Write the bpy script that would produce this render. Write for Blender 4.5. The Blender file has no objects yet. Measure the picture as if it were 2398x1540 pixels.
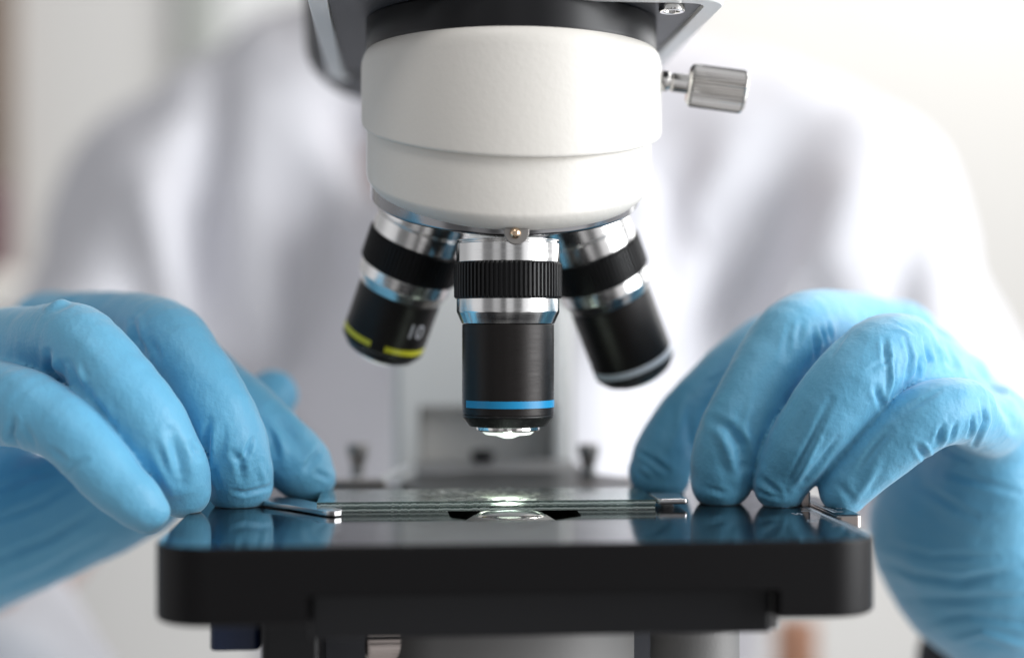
import bpy, bmesh, math, random
import numpy as np
from mathutils import Vector, Matrix
random.seed(7); rng = np.random.default_rng(7)
sc = bpy.context.scene
col = sc.collection
S = 0.001                                   # everything below is written in millimetres
F0, CX, CY, D0 = 3500.0, 1199.0, 770.0, 340.0

# ------------------------------------------------------------------ camera, world, light
cam_d = bpy.data.cameras.new('camera'); cam = bpy.data.objects.new('camera', cam_d); col.objects.link(cam)
cam.location = (0, -D0 * S, 0); cam.rotation_euler = (math.radians(90), 0, 0)
cam_d.sensor_width = 36; cam_d.lens = 36 * F0 / 2398.0
cam_d.clip_start = 0.01; cam_d.clip_end = 20
cam_d.dof.use_dof = True; cam_d.dof.focus_distance = 0.334; cam_d.dof.aperture_fstop = 3.7
cam_d.dof.aperture_blades = 0
sc.camera = cam

w = bpy.data.worlds.new('World'); sc.world = w; w.use_nodes = True
nt = w.node_tree; N = nt.nodes; L = nt.links
bg = N['Background']
tc = N.new('ShaderNodeTexCoord'); sx = N.new('ShaderNodeSeparateXYZ'); L.new(tc.outputs['Generated'], sx.inputs[0])
at = N.new('ShaderNodeMath'); at.operation = 'ARCTAN2'; L.new(sx.outputs[0], at.inputs[0])
ng = N.new('ShaderNodeMath'); ng.operation = 'MULTIPLY'; ng.inputs[1].default_value = -1; L.new(sx.outputs[1], ng.inputs[0])
L.new(ng.outputs[0], at.inputs[1])          # 0 straight behind the camera, + to the right
mr = N.new('ShaderNodeMapRange'); mr.inputs[1].default_value = -math.pi; mr.inputs[2].default_value = math.pi
L.new(at.outputs[0], mr.inputs[0])
rp = N.new('ShaderNodeValToRGB'); L.new(mr.outputs[0], rp.inputs[0])
cr = rp.color_ramp
bands = [(0.0, .62), (.20, .55), (.27, .95), (.33, .9), (.345, .30), (.40, .24), (.415, .62), (.45, .55), (.46, .20), (.485, .16),
         (.495, .85), (.53, .75), (.54, .25), (.58, .22), (.60, 1.25), (.72, 1.5), (.735, .5), (.80, .9), (.90, 1.3), (1.0, .62)]
cr.elements[0].position = 0; cr.elements[1].position = 1
for k, (p, v) in enumerate(bands):
    e = cr.elements[0] if k == 0 else (cr.elements[-1] if k == len(bands) - 1 else cr.elements.new(p))
    e.color = (v * .985, v * .995, v * 1.03, 1)
# ceiling and floor of the room that the lamp light comes back from
rz = N.new('ShaderNodeValToRGB'); L.new(N.new('ShaderNodeMapRange').outputs[0], rz.inputs[0])
mz = rz.inputs[0].links[0].from_node; mz.inputs[1].default_value = -1; mz.inputs[2].default_value = 1; L.new(sx.outputs[2], mz.inputs[0])
rz.color_ramp.elements[0].position = .30; rz.color_ramp.elements[0].color = (.74, .73, .72, 1)
rz.color_ramp.elements[1].position = .9; rz.color_ramp.elements[1].color = (.42, .42, .43, 1)
e = rz.color_ramp.elements.new(.55); e.color = (.95, .95, .95, 1)
mm = N.new('ShaderNodeMix'); mm.data_type = 'RGBA'; mm.blend_type = 'MULTIPLY'; mm.inputs[0].default_value = 1
L.new(rp.outputs[0], mm.inputs[6]); L.new(rz.outputs[0], mm.inputs[7]); L.new(mm.outputs[2], bg.inputs[0])
bg.inputs[1].default_value = 0.86

def area(name, loc, look, sx_, sy_, power, color=(1, 1, 1)):
    d = bpy.data.lights.new(name, 'AREA'); d.shape = 'RECTANGLE'; d.size = sx_; d.size_y = sy_; d.energy = power; d.color = color
    o = bpy.data.objects.new(name, d); col.objects.link(o); o.location = loc
    o.rotation_euler = (Vector(look) - Vector(loc)).to_track_quat('-Z', 'Y').to_euler(); return o
area('window_light', (1.15, -0.30, 0.22), (0.0, 0.2, 0.0), 0.9, 1.0, 21.0, (.96, .98, 1.0))
area('back_window_light', (1.0, 0.95, 0.45), (0.1, 0.3, 0.0), 0.8, 1.0, 6.0, (.97, .985, 1.0))
area('warm_fill_light', (-0.15, -0.45, 0.75), (0.0, 0.05, 0), 0.4, 0.3, 1.6, (1, .98, .95))  # weak warm fill added from the upper left front, not a fixture
area('wall_fill_light', (0.75, 0.9, 1.3), (0.7, 1.7, 0.1), 0.9, 0.5, 19.0, (1, .97, .92))  # added lamp that only brightens the wall at right

vs = sc.view_settings; vs.view_transform = 'Standard'; vs.look = 'None'; vs.gamma = 1; vs.use_curve_mapping = False; vs.exposure = 0.0
sc.render.engine = 'CYCLES'; sc.cycles.use_denoising = True
sc.cycles.max_bounces = 8; sc.cycles.transparent_max_bounces = 16
sc.cycles.caustics_reflective = False; sc.cycles.caustics_refractive = False
sc.cycles.sample_clamp_indirect = 6

# ------------------------------------------------------------------ materials
def mat(name, base=(.5, .5, .5), rough=.5, metal=0, spec=.5, coat=0, coat_r=.1, ior=None, sheen=0, sss=0, emis=None, es=0):
    m = bpy.data.materials.new(name); m.use_nodes = True
    b = m.node_tree.nodes['Principled BSDF']
    b.inputs['Base Color'].default_value = (*base, 1); b.inputs['Roughness'].default_value = rough
    b.inputs['Metallic'].default_value = metal; b.inputs['Specular IOR Level'].default_value = spec
    b.inputs['Coat Weight'].default_value = coat; b.inputs['Coat Roughness'].default_value = coat_r
    if ior: b.inputs['IOR'].default_value = ior
    if sheen: b.inputs['Sheen Weight'].default_value = sheen; b.inputs['Sheen Roughness'].default_value = .4
    if sss:
        b.inputs['Subsurface Weight'].default_value = sss; b.inputs['Subsurface Radius'].default_value = (.4, .9, 1.0)
        b.inputs['Subsurface Scale'].default_value = .003
    if emis: b.inputs['Emission Color'].default_value = (*emis, 1); b.inputs['Emission Strength'].default_value = es
    return m
def noise(m, scale, detail=3, stretch=(1, 1, 1), rough=.5, coord='Object'):
    n = m.node_tree.nodes; l = m.node_tree.links
    t = n.new('ShaderNodeTexCoord'); mp = n.new('ShaderNodeMapping'); mp.inputs['Scale'].default_value = stretch
    l.new(t.outputs[coord], mp.inputs[0])
    x = n.new('ShaderNodeTexNoise'); x.inputs['Scale'].default_value = scale; x.inputs['Detail'].default_value = detail
    x.inputs['Roughness'].default_value = rough
    l.new(mp.outputs[0], x.inputs['Vector']); return x
def ramp(m, src, stops):
    n = m.node_tree.nodes; l = m.node_tree.links
    r = n.new('ShaderNodeValToRGB'); l.new(src, r.inputs[0]); c = r.color_ramp
    while len(c.elements) < len(stops): c.elements.new(.5)
    for e, (p, v) in zip(c.elements, stops):
        e.position = p; e.color = (*v, 1) if isinstance(v, tuple) else (v, v, v, 1)
    return r.outputs[0]
def bump(m, src, strength, dist):
    n = m.node_tree.nodes; l = m.node_tree.links; b = n.new('ShaderNodeBump')
    b.inputs['Strength'].default_value = strength; b.inputs['Distance'].default_value = dist
    l.new(src, b.inputs['Height'])
    P = n['Principled BSDF']
    if P.inputs['Normal'].is_linked: l.new(P.inputs['Normal'].links[0].from_socket, b.inputs['Normal'])
    l.new(b.outputs[0], P.inputs['Normal'])
def link(m, src, inp): m.node_tree.links.new(src, m.node_tree.nodes['Principled BSDF'].inputs[inp])

M = {}
m = M['enamel'] = mat('white_textured_enamel', (.76, .73, .675), .40, spec=.5)
x = noise(m, 620, 3); bump(m, x.outputs[0], .30, .00022)
x = noise(m, 1500, 2); bump(m, x.outputs[0], .15, .0001)
m = M['chrome'] = mat('turned_chrome', (.80, .79, .775), .16, 1)
x = noise(m, 60, 2, (1, 1, 60)); link(m, ramp(m, x.outputs[0], [(.3, .10), (.7, .24)]), 'Roughness')
m = M['turretm'] = mat('dark_chrome', (.34, .34, .35), .14, 1)
m = M['nickel'] = mat('polished_nickel', (.78, .76, .73), .12, 1)
m = M['alu'] = mat('milled_aluminium', (.90, .90, .90), .42, .1)
x = noise(m, 300, 3, (1, .05, 1)); bump(m, x.outputs[0], .25, .0002)
m = M['barrel'] = mat('black_anodised', (.016, .0135, .0125), .30, .5, spec=.45)
x = noise(m, 140, 4, (1, 1, 28), .7); bump(m, x.outputs[0], .22, .00012); link(m, ramp(m, x.outputs[0], [(.3, .30), (.7, .46)]), 'Roughness')
m = M['gloss'] = mat('glossy_black', (.012, .011, .011), .13, .0, spec=.6)
m = M['grip'] = mat('black_grip', (.006, .006, .0065), .38, spec=.35)
x = noise(m, 1800, 2); bump(m, x.outputs[0], .2, .0001)
m = M['taper'] = mat('black_taper', (.008, .008, .008), .38, spec=.4)
v = m.node_tree.nodes.new('ShaderNodeTexVoronoi'); v.inputs['Scale'].default_value = 2600
t = m.node_tree.nodes.new('ShaderNodeTexCoord'); m.node_tree.links.new(t.outputs['Object'], v.inputs['Vector'])
link(m, ramp(m, v.outputs['Distance'], [(.0, (.75, .72, .66)), (.10, (.3, .3, .28)), (.17, (.008, .008, .008))]), 'Base Color')
m = M['blue'] = mat('blue_band', (.005, .27, .55), .4)
m = M['yellow'] = mat('yellow_band', (.60, .58, .03), .35)
m = M['white_ink'] = mat('white_ink', (.78, .80, .84), .45)
m = M['pale_ink'] = mat('pale_ink', (.50, .50, .53), .45)
m = M['grey_ink'] = mat('grey_ink', (.42, .47, .52), .4)
m = M['lensglass'] = mat('self_lit_front_lens', (.85, .9, .88), .08, spec=.9, emis=(.93, 1.0, .93), es=.75)  # emission stands in for condenser light caught by the front lenses
m = M['stage_top'] = mat('black_stage_enamel', (.0075, .0077, .009), .09, spec=.75)
x = noise(m, 90, 4); link(m, ramp(m, x.outputs[0], [(.35, .07), (.7, .13)]), 'Roughness')
m = M['stage_side'] = mat('black_stage_side', (.004, .0036, .004), .42, spec=.2)
m = M['dull'] = mat('dark_grey_crackle', (.045, .047, .055), .40, spec=.5)
x = noise(m, 1400, 3); bump(m, x.outputs[0], .35, .0002)
m = M['blackpaint'] = mat('black_paint', (.007, .007, .008), .33, spec=.35)
m = M['pewter'] = mat('grey_metal_casting', (.20, .196, .19), .5, .1)
x = noise(m, 1200, 3); bump(m, x.outputs[0], .25, .0002)
m = M['matte'] = mat('matte_black', (.008, .008, .009), .65, spec=.2)
m = M['plate'] = mat('mid_grey_plate', (.24, .24, .245), .5)
m = M['navy'] = mat('navy_plastic', (.006, .018, .06), .4)
m = M['pillar'] = mat('pale_grey_enamel', (.80, .795, .77), .42)
x = noise(m, 600, 3); bump(m, x.outputs[0], .4, .0003)
m = M['slot'] = mat('grey_slide_way', (.50, .485, .465), .5)
m = M['brass'] = mat('brass_ball', (.85, .62, .42), .15, 1)
m = M['washer'] = mat('grey_steel', (.36, .34, .32), .35, .8)
m = M['clip'] = mat('brushed_steel', (.70, .70, .71), .24, 1)
x = noise(m, 220, 3, (.15, 1, 1)); bump(m, x.outputs[0], .15, .0001)
m = M['bronze'] = mat('warm_steel', (.62, .54, .50), .28, 1)
m = M['glow'] = mat('painted_lamp_leak', (.5, .5, .45), .5, emis=(.9, .95, .75), es=.30)  # emission painted in for lamp light leaking through a gap
m = M['condglass'] = mat('condenser_glass', (.02, .022, .022), .03, spec=1.0, coat=1, coat_r=.02)

# blue nitrile: fine orange-peel grain, strongest where the fingertips are textured
m = M['glove'] = mat('blue_nitrile', (.115, .43, .70), .5, spec=.45, sheen=.4, sss=.12)
x0 = noise(m, 26, 3); link(m, ramp(m, x0.outputs[0], [(.3, (.125, .42, .645)), (.7, (.155, .465, .68))]), 'Base Color')
x = noise(m, 620, 4, (1, 1, 1), .55); bump(m, x.outputs[0], .50, .00045)
x = noise(m, 130, 4, (1, 1, .35), .6); bump(m, x.outputs[0], .22, .0011)
x = noise(m, 1500, 3); bump(m, x.outputs[0], .16, .00022)
m = M['coat'] = mat('white_cotton', (.70, .70, .735), .85, spec=.2)
x = noise(m, 900, 2); bump(m, x.outputs[0], .2, .0005)
m = M['coat_warm'] = mat('white_cotton_sleeve', (.78, .775, .76), .85, spec=.2)
m = M['skin'] = mat('skin', (.47, .34, .30), .5, sss=.1)
m = M['shirt'] = mat('tan_cloth', (.52, .27, .17), .8)
m = M['blackcloth'] = mat('black_cloth', (.012, .013, .018), .8)
m = M['wall'] = mat('painted_wall', (.70, .69, .665), .8)
x = noise(m, 1.3, 3); link(m, ramp(m, x.outputs[0], [(.3, (.68, .675, .655)), (.7, (.73, .72, .695))]), 'Base Color')
m = M['panel'] = mat('white_panel', (.80, .81, .80), .5)
m = M['panelg'] = mat('grey_green_panel', (.45, .47, .44), .5)
m = M['wood'] = mat('brown_wood', (.16, .10, .07), .5)
x = noise(m, 12, 4, (8, 8, .6)); link(m, ramp(m, x.outputs[0], [(.3, (.11, .07, .05)), (.7, (.22, .15, .10))]), 'Base Color')
m = M['maroon'] = mat('maroon_board', (.07, .012, .02), .5)
m = M['cream'] = mat('cream_object', (.75, .73, .68), .6)

def glass_mat(name, edge=False):
    m = bpy.data.materials.new(name); m.use_nodes = True; n = m.node_tree.nodes; l = m.node_tree.links
    n.remove(n['Principled BSDF']); out = n['Material Output']
    if not edge:
        ge = n.new('ShaderNodeNewGeometry'); dp = n.new('ShaderNodeVectorMath'); dp.operation = 'DOT_PRODUCT'
        l.new(ge.outputs['Normal'], dp.inputs[0]); l.new(ge.outputs['Incoming'], dp.inputs[1])
        ab_ = n.new('ShaderNodeMath'); ab_.operation = 'ABSOLUTE'; l.new(dp.outputs['Value'], ab_.inputs[0])
        om = n.new('ShaderNodeMath'); om.operation = 'SUBTRACT'; om.inputs[0].default_value = 1; l.new(ab_.outputs[0], om.inputs[1])
        pw = n.new('ShaderNodeMath'); pw.operation = 'POWER'; pw.inputs[1].default_value = 5; l.new(om.outputs[0], pw.inputs[0])
        fr = n.new('ShaderNodeMapRange'); fr.inputs[3].default_value = .04; fr.inputs[4].default_value = 1; l.new(pw.outputs[0], fr.inputs[0])
        tr = n.new('ShaderNodeBsdfTransparent'); tr.inputs[0].default_value = (.86, .91, .89, 1)
        gl = n.new('ShaderNodeBsdfGlossy'); gl.inputs['Roughness'].default_value = .015; gl.inputs[0].default_value = (.97, .98, .97, 1)
        mx = n.new('ShaderNodeMixShader'); l.new(fr.outputs[0], mx.inputs[0]); l.new(tr.outputs[0], mx.inputs[1]); l.new(gl.outputs[0], mx.inputs[2])
        # dust and dried specimen on the glass
        t = n.new('ShaderNodeTexCoord')
        ns = n.new('ShaderNodeTexNoise'); ns.inputs['Scale'].default_value = 900; ns.inputs['Detail'].default_value = 5; l.new(t.outputs['Object'], ns.inputs['Vector'])
        r1 = n.new('ShaderNodeValToRGB'); r1.color_ramp.elements[0].position = .47; r1.color_ramp.elements[1].position = .56; l.new(ns.outputs[0], r1.inputs[0])
        nb = n.new('ShaderNodeTexNoise'); nb.inputs['Scale'].default_value = 90; nb.inputs['Detail'].default_value = 3; l.new(t.outputs['Object'], nb.inputs['Vector'])
        r2 = n.new('ShaderNodeValToRGB'); r2.color_ramp.elements[0].position = .36; r2.color_ramp.elements[1].position = .6; l.new(nb.outputs[0], r2.inputs[0])
        s = n.new('ShaderNodeSeparateXYZ'); l.new(t.outputs['Object'], s.inputs[0])
        ab = n.new('ShaderNodeMath'); ab.operation = 'ABSOLUTE'; l.new(s.outputs[0], ab.inputs[0])
        fx = n.new('ShaderNodeMapRange'); fx.inputs[1].default_value = .024; fx.inputs[2].default_value = .010; fx.inputs[3].default_value = 0; fx.inputs[4].default_value = 1
        l.new(ab.outputs[0], fx.inputs[0])
        q = n.new('ShaderNodeMath'); q.operation = 'MULTIPLY'; l.new(r1.outputs[0], q.inputs[0]); l.new(r2.outputs[0], q.inputs[1])
        q2 = n.new('ShaderNodeMath'); q2.operation = 'MULTIPLY'; l.new(q.outputs[0], q2.inputs[0]); l.new(fx.outputs[0], q2.inputs[1])
        q3 = n.new('ShaderNodeMath'); q3.operation = 'MULTIPLY'; l.new(q2.outputs[0], q3.inputs[0]); q3.inputs[1].default_value = .95
        df = n.new('ShaderNodeBsdfDiffuse'); df.inputs[0].default_value = (.75, .76, .74, 1)
        tl = n.new('ShaderNodeBsdfTranslucent'); tl.inputs[0].default_value = (.8, .82, .76, 1)
        m3 = n.new('ShaderNodeMixShader'); m3.inputs[0].default_value = .5; l.new(df.outputs[0], m3.inputs[1]); l.new(tl.outputs[0], m3.inputs[2])
        m2 = n.new('ShaderNodeMixShader'); l.new(q3.outputs[0], m2.inputs[0]); l.new(mx.outputs[0], m2.inputs[1]); l.new(m3.outputs[0], m2.inputs[2])
        l.new(m2.outputs[0], out.inputs[0])
    else:
        # cut edge: dark green glass with a pale, ragged, scored line along its lower half
        t = n.new('ShaderNodeTexCoord'); s = n.new('ShaderNodeSeparateXYZ'); l.new(t.outputs['Object'], s.inputs[0])
        mp = n.new('ShaderNodeMapping'); mp.inputs['Scale'].default_value = (1, 1, .2); l.new(t.outputs['Object'], mp.inputs[0])
        ns = n.new('ShaderNodeTexNoise'); ns.inputs['Scale'].default_value = 950; ns.inputs['Detail'].default_value = 6; ns.inputs['Roughness'].default_value = .72; l.new(mp.outputs[0], ns.inputs['Vector'])
        sh = n.new('ShaderNodeMapRange'); sh.inputs[1].default_value = .3; sh.inputs[2].default_value = .7; sh.inputs[3].default_value = -.00020; sh.inputs[4].default_value = .00016
        l.new(ns.outputs[0], sh.inputs[0])
        ad = n.new('ShaderNodeMath'); ad.operation = 'ADD'; l.new(s.outputs[2], ad.inputs[0]); l.new(sh.outputs[0], ad.inputs[1])
        rm = n.new('ShaderNodeMapRange'); rm.inputs[1].default_value = -.0006; rm.inputs[2].default_value = .0006; l.new(ad.outputs[0], rm.inputs[0])
        r = n.new('ShaderNodeValToRGB'); l.new(rm.outputs[0], r.inputs[0]); c = r.color_ramp
        c.elements[0].position = .0; c.elements[0].color = (.66, .70, .68, 1); c.elements[1].position = 1; c.elements[1].color = (.04, .07, .065, 1)
        for p_, v_ in ((.07, (.10, .125, .12)), (.2, (.22, .26, .25)), (.42, (.56, .63, .60)), (.50, (.42, .49, .47)), (.56, (.07, .095, .09))):
            e_ = c.elements.new(p_); e_.color = (*v_, 1)
        p = n.new('ShaderNodeBsdfPrincipled'); l.new(r.outputs[0], p.inputs['Base Color']); p.inputs['Roughness'].default_value = .18
        p.inputs['Coat Weight'].default_value = .4
        bp = n.new('ShaderNodeBump'); bp.inputs['Strength'].default_value = .5; bp.inputs['Distance'].default_value = .0002; l.new(ns.outputs[0], bp.inputs['Height']); l.new(bp.outputs[0], p.inputs['Normal'])
        tr = n.new('ShaderNodeBsdfTransparent'); tr.inputs[0].default_value = (.62, .72, .69, 1)
        mx = n.new('ShaderNodeMixShader'); mx.inputs[0].default_value = .62; l.new(tr.outputs[0], mx.inputs[1]); l.new(p.outputs[0], mx.inputs[2])
        l.new(mx.outputs[0], out.inputs[0])
    return m
M['glass'] = glass_mat('slide_glass'); M['glass_edge'] = glass_mat('slide_cut_edge', True)

# ------------------------------------------------------------------ mesh helpers (millimetres in, metres out)
def mesh_obj(name, V, Fc, material, parent=None, smooth=35, mats=None, fmat=None):
    me = bpy.data.meshes.new(name); V = np.asarray(V, dtype=float) * S
    me.from_pydata([tuple(v) for v in V], [], [tuple(int(i) for i in f) for f in Fc]); me.update()
    for mt in (mats or [material]): me.materials.append(mt)
    if fmat is not None: me.polygons.foreach_set('material_index', fmat)
    if smooth is not None:
        me.polygons.foreach_set('use_smooth', [True] * len(me.polygons))
        if smooth < 180: me.set_sharp_from_angle(angle=math.radians(smooth))
    o = bpy.data.objects.new(name, me); col.objects.link(o)
    if parent: o.parent = parent
    if smooth is not None and smooth < 100: wn(o)
    return o
def wn(o):
    for p in o.data.polygons:
        if len(p.vertices) > 4: p.use_smooth = False
    md = o.modifiers.new('weighted', 'WEIGHTED_NORMAL'); md.keep_sharp = True; md.weight = 100
def tag(o, label=None, cat=None, group=None, kind=None):
    if label: o['label'] = label
    if cat: o['category'] = cat
    if group: o['group'] = group
    if kind: o['kind'] = kind
    return o
def empty(name, loc, rz=0):
    o = bpy.data.objects.new(name, None); col.objects.link(o); o.location = loc; o.rotation_euler = (0, 0, rz); o.empty_display_size = .02; return o
def frame(axis):
    a = np.array(axis, float); a /= np.linalg.norm(a)
    h = np.array([0, 1, 0]) if abs(a[1]) < .9 else np.array([1, 0, 0])
    u = np.cross(h, a); u /= np.linalg.norm(u); v = np.cross(a, u); return u, v, a
def lathe(profile, origin=(0, 0, 0), axis=(0, 0, 1), n=96, a0=0, a1=None, mod=None, closed=False):
    """profile: (r, h) along axis. Returns V, F."""
    u, v, a = frame(axis); o = np.array(origin, float); full = a1 is None
    A = np.linspace(a0, a0 + 2 * math.pi if full else a1, n, endpoint=not full)
    P = list(profile); V = []; k = len(P)
    for i, (r, h) in enumerate(P):
        for j, t in enumerate(A):
            rr = r + (mod(i, t) if mod else 0)
            V.append(o + u * math.cos(t) * rr + v * math.sin(t) * rr + a * h)
    Fc = []
    for i in range(k - 1 + (1 if closed else 0)):
        i2 = (i + 1) % k
        for j in range(n if full else n - 1):
            j2 = (j + 1) % n
            Fc.append((i * n + j, i * n + j2, i2 * n + j2, i2 * n + j))
    return V, Fc
def rounded(profile, r=.25, seg=3):
    """round the corners of an (r,h) profile"""
    out = [profile[0]]
    for i in range(1, len(profile) - 1):
        p0, p, p1 = (np.array(q, float) for q in profile[i - 1:i + 2])
        a, b = p0 - p, p1 - p; la, lb = np.linalg.norm(a), np.linalg.norm(b)
        d = min(r, la * .45, lb * .45); q0 = p + a / la * d; q1 = p + b / lb * d
        for s in np.linspace(0, 1, seg + 1): out.append(tuple((1 - s) ** 2 * q0 + 2 * s * (1 - s) * p + s * s * q1))
    out.append(profile[-1]); return out
def merge(*parts):
    V, Fc = [], []
    for v, f in parts:
        b = len(V); V += list(v); Fc += [tuple(i + b for i in q) for q in f]
    return V, Fc
def rrect(x0, x1, y0, y1, r, n=8):
    P = []
    for cx, cy, a in ((x1 - r, y0 + r, -90), (x1 - r, y1 - r, 0), (x0 + r, y1 - r, 90), (x0 + r, y0 + r, 180)):
        for k in range(n + 1):
            t = math.radians(a + 90 * k / n); P.append((cx + r * math.cos(t), cy + r * math.sin(t)))
    return P
def stack(loops, cap=True):
    """loops: lists of 3D points with equal count, joined in order"""
    n = len(loops[0]); V = [p for lp in loops for p in lp]; Fc = []
    for i in range(len(loops) - 1):
        for j in range(n): Fc.append((i * n + j, i * n + (j + 1) % n, (i + 1) * n + (j + 1) % n, (i + 1) * n + j))
    if cap: Fc.append(tuple(range(n))[::-1]); Fc.append(tuple(range((len(loops) - 1) * n, len(loops) * n)))
    return V, Fc
def rbox(x0, x1, y0, y1, z0, z1, r=2, b=.4, n=6):
    lp = []
    for ins, z in ((b, z0), (b * .3, z0 + b * .3), (0, z0 + b), (0, z1 - b), (b * .3, z1 - b * .3), (b, z1)):
        lp.append([(p[0], p[1], z) for p in rrect(x0 + ins, x1 - ins, y0 + ins, y1 - ins, max(r - ins, .05), n)])
    return stack(lp)
def fix_normals(o):
    bm = bmesh.new(); bm.from_mesh(o.data); bmesh.ops.recalc_face_normals(bm, faces=bm.faces); bm.to_mesh(o.data); bm.free(); return o
def boolean(o, V, Fc, op='DIFFERENCE', smooth=35):
    fix_normals(o)
    c = fix_normals(mesh_obj('cutter', V, Fc, o.data.materials[0], None, None))
    c.matrix_world = o.matrix_world
    par, o.parent = o.parent, None; loc = o.location.copy(); o.location = (0, 0, 0)
    md = o.modifiers.new('b', 'BOOLEAN'); md.operation = op; md.object = c; md.solver = 'EXACT'
    bpy.context.view_layer.update()
    dg = bpy.context.evaluated_depsgraph_get(); me = bpy.data.meshes.new_from_object(o.evaluated_get(dg))
    o.modifiers.clear(); o.data = me; o.parent = par; o.location = loc
    bpy.data.objects.remove(c)
    me.polygons.foreach_set('use_smooth', [True] * len(me.polygons)); me.set_sharp_from_angle(angle=math.radians(smooth)); wn(o)
    return o

# ------------------------------------------------------------------ signed distance fields -> mesh (surface nets)
def surface_nets(f, org, h):
    nx, ny, nz = f.shape; s = f < 0
    c = np.zeros((nx - 1, ny - 1, nz - 1), np.uint8)
    offs = [(i, j, k) for i in (0, 1) for j in (0, 1) for k in (0, 1)]
    for i, j, k in offs: c += s[i:nx - 1 + i, j:ny - 1 + j, k:nz - 1 + k]
    act = (c > 0) & (c < 8); idx = -np.ones(act.shape, np.int64); I = np.argwhere(act); idx[act] = np.arange(len(I))
    acc = np.zeros((len(I), 3)); cnt = np.zeros(len(I))
    val = {o: f[I[:, 0] + o[0], I[:, 1] + o[1], I[:, 2] + o[2]] for o in offs}
    for a in offs:
        for ax in range(3):
            if a[ax]: continue
            b = list(a); b[ax] = 1; b = tuple(b); va, vb = val[a], val[b]; m_ = (va < 0) != (vb < 0)
            t = np.where(m_, va / np.where(m_, va - vb, 1), 0)
            p = np.tile(np.array(a, float), (len(I), 1)); p[:, ax] += t
            acc[m_] += p[m_]; cnt[m_] += 1
    V = (I + acc / cnt[:, None]) * h + org
    Q = []
    for ax in range(3):
        sl0 = [slice(None)] * 3; sl1 = [slice(None)] * 3; sl0[ax] = slice(0, -1); sl1[ax] = slice(1, None)
        a, b = s[tuple(sl0)], s[tuple(sl1)]
        E = np.argwhere(a != b); u_, v_ = (ax + 1) % 3, (ax + 2) % 3
        ok = (E[:, u_] > 0) & (E[:, v_] > 0) & (E[:, u_] < f.shape[u_] - 1) & (E[:, v_] < f.shape[v_] - 1); E = E[ok]
        inside = a[tuple(E.T)]
        def cell(du, dv):
            e = E.copy(); e[:, u_] += du; e[:, v_] += dv; return idx[tuple(e.T)]
        q = np.stack([cell(-1, -1), cell(0, -1), cell(0, 0), cell(-1, 0)], 1)
        q[~inside] = q[~inside][:, ::-1]; Q.append(q)
    return V, np.concatenate(Q)
def keep_largest(V, Q):
    lab = np.arange(len(V)); E = np.concatenate([Q[:, [0, 1]], Q[:, [1, 2]], Q[:, [2, 3]]])
    while True:
        m_ = np.minimum(lab[E[:, 0]], lab[E[:, 1]]); old = lab.copy()
        np.minimum.at(lab, E[:, 0], m_); np.minimum.at(lab, E[:, 1], m_); np.minimum.at(lab, old, lab.copy())
        for _ in range(4): lab = lab[lab]
        if (lab == old).all(): break
    u_, c_ = np.unique(lab, return_counts=True); keep = lab == u_[c_.argmax()]
    new = np.cumsum(keep) - 1; return V[keep], new[Q[keep[Q[:, 0]]]]
def catmull(P, sub=5):
    P = np.asarray(P, float); Q = np.vstack([2 * P[0] - P[1], P, 2 * P[-1] - P[-2]]); Q[0, 3] = P[0, 3]; Q[-1, 3] = P[-1, 3]; out = []
    for i in range(1, len(Q) - 2):
        p0, p1, p2, p3 = Q[i - 1:i + 3]
        for t in np.linspace(0, 1, sub, endpoint=False):
            out.append(.5 * ((2 * p1) + (-p0 + p2) * t + (2 * p0 - 5 * p1 + 4 * p2 - p3) * t * t + (-p0 + 3 * p1 - 3 * p2 + p3) * t ** 3))
    out.append(P[-1]); return np.array(out)
def smin(a, b, k):
    h = np.clip(.5 + .5 * (b - a) / k, 0, 1); return b * (1 - h) + a * h - k * h * (1 - h)
class Field:
    def __init__(s, lo, hi, h):
        s.h = h; s.lo = np.array(lo, float); s.n = np.ceil((np.array(hi) - s.lo) / h).astype(int) + 1
        s.ax = [s.lo[i] + h * np.arange(s.n[i]) for i in range(3)]
    def chain(s, P, margin=7.0, spline=True, sub=5):
        C = catmull(P, sub) if spline else np.asarray(P, float)
        f = np.full(s.n, 60.0, np.float32)
        for a, b in zip(C[:-1], C[1:]):
            R = max(a[3], b[3]) + margin; lo = np.minimum(a[:3], b[:3]) - R; hi = np.maximum(a[:3], b[:3]) + R
            i0 = np.clip(((lo - s.lo) / s.h).astype(int), 0, s.n); i1 = np.clip(((hi - s.lo) / s.h).astype(int) + 2, 0, s.n)
            if np.any(i1 <= i0): continue
            X = s.ax[0][i0[0]:i1[0], None, None]; Y = s.ax[1][None, i0[1]:i1[1], None]; Z = s.ax[2][None, None, i0[2]:i1[2]]
            d = b[:3] - a[:3]; L2 = max(float(d @ d), 1e-6)
            t = np.clip(((X - a[0]) * d[0] + (Y - a[1]) * d[1] + (Z - a[2]) * d[2]) / L2, 0, 1)
            r = a[3] + (b[3] - a[3]) * t
            dd = np.sqrt((X - a[0] - t * d[0]) ** 2 + (Y - a[1] - t * d[1]) ** 2 + (Z - a[2] - t * d[2]) ** 2) - r
            sl = tuple(slice(i0[k], i1[k]) for k in range(3)); f[sl] = np.minimum(f[sl], dd)
        return f
def poly_chain_dist(V, C):
    best = np.full(len(V), 1e9)
    for a, b in zip(C[:-1], C[1:]):
        d = b[:3] - a[:3]; L2 = max(float(d @ d), 1e-6); t = np.clip(((V - a[:3]) @ d) / L2, 0, 1)
        best = np.minimum(best, np.linalg.norm(V - a[:3] - t[:, None] * d, axis=1) - (a[3] + (b[3] - a[3]) * t))
    return best
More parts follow.
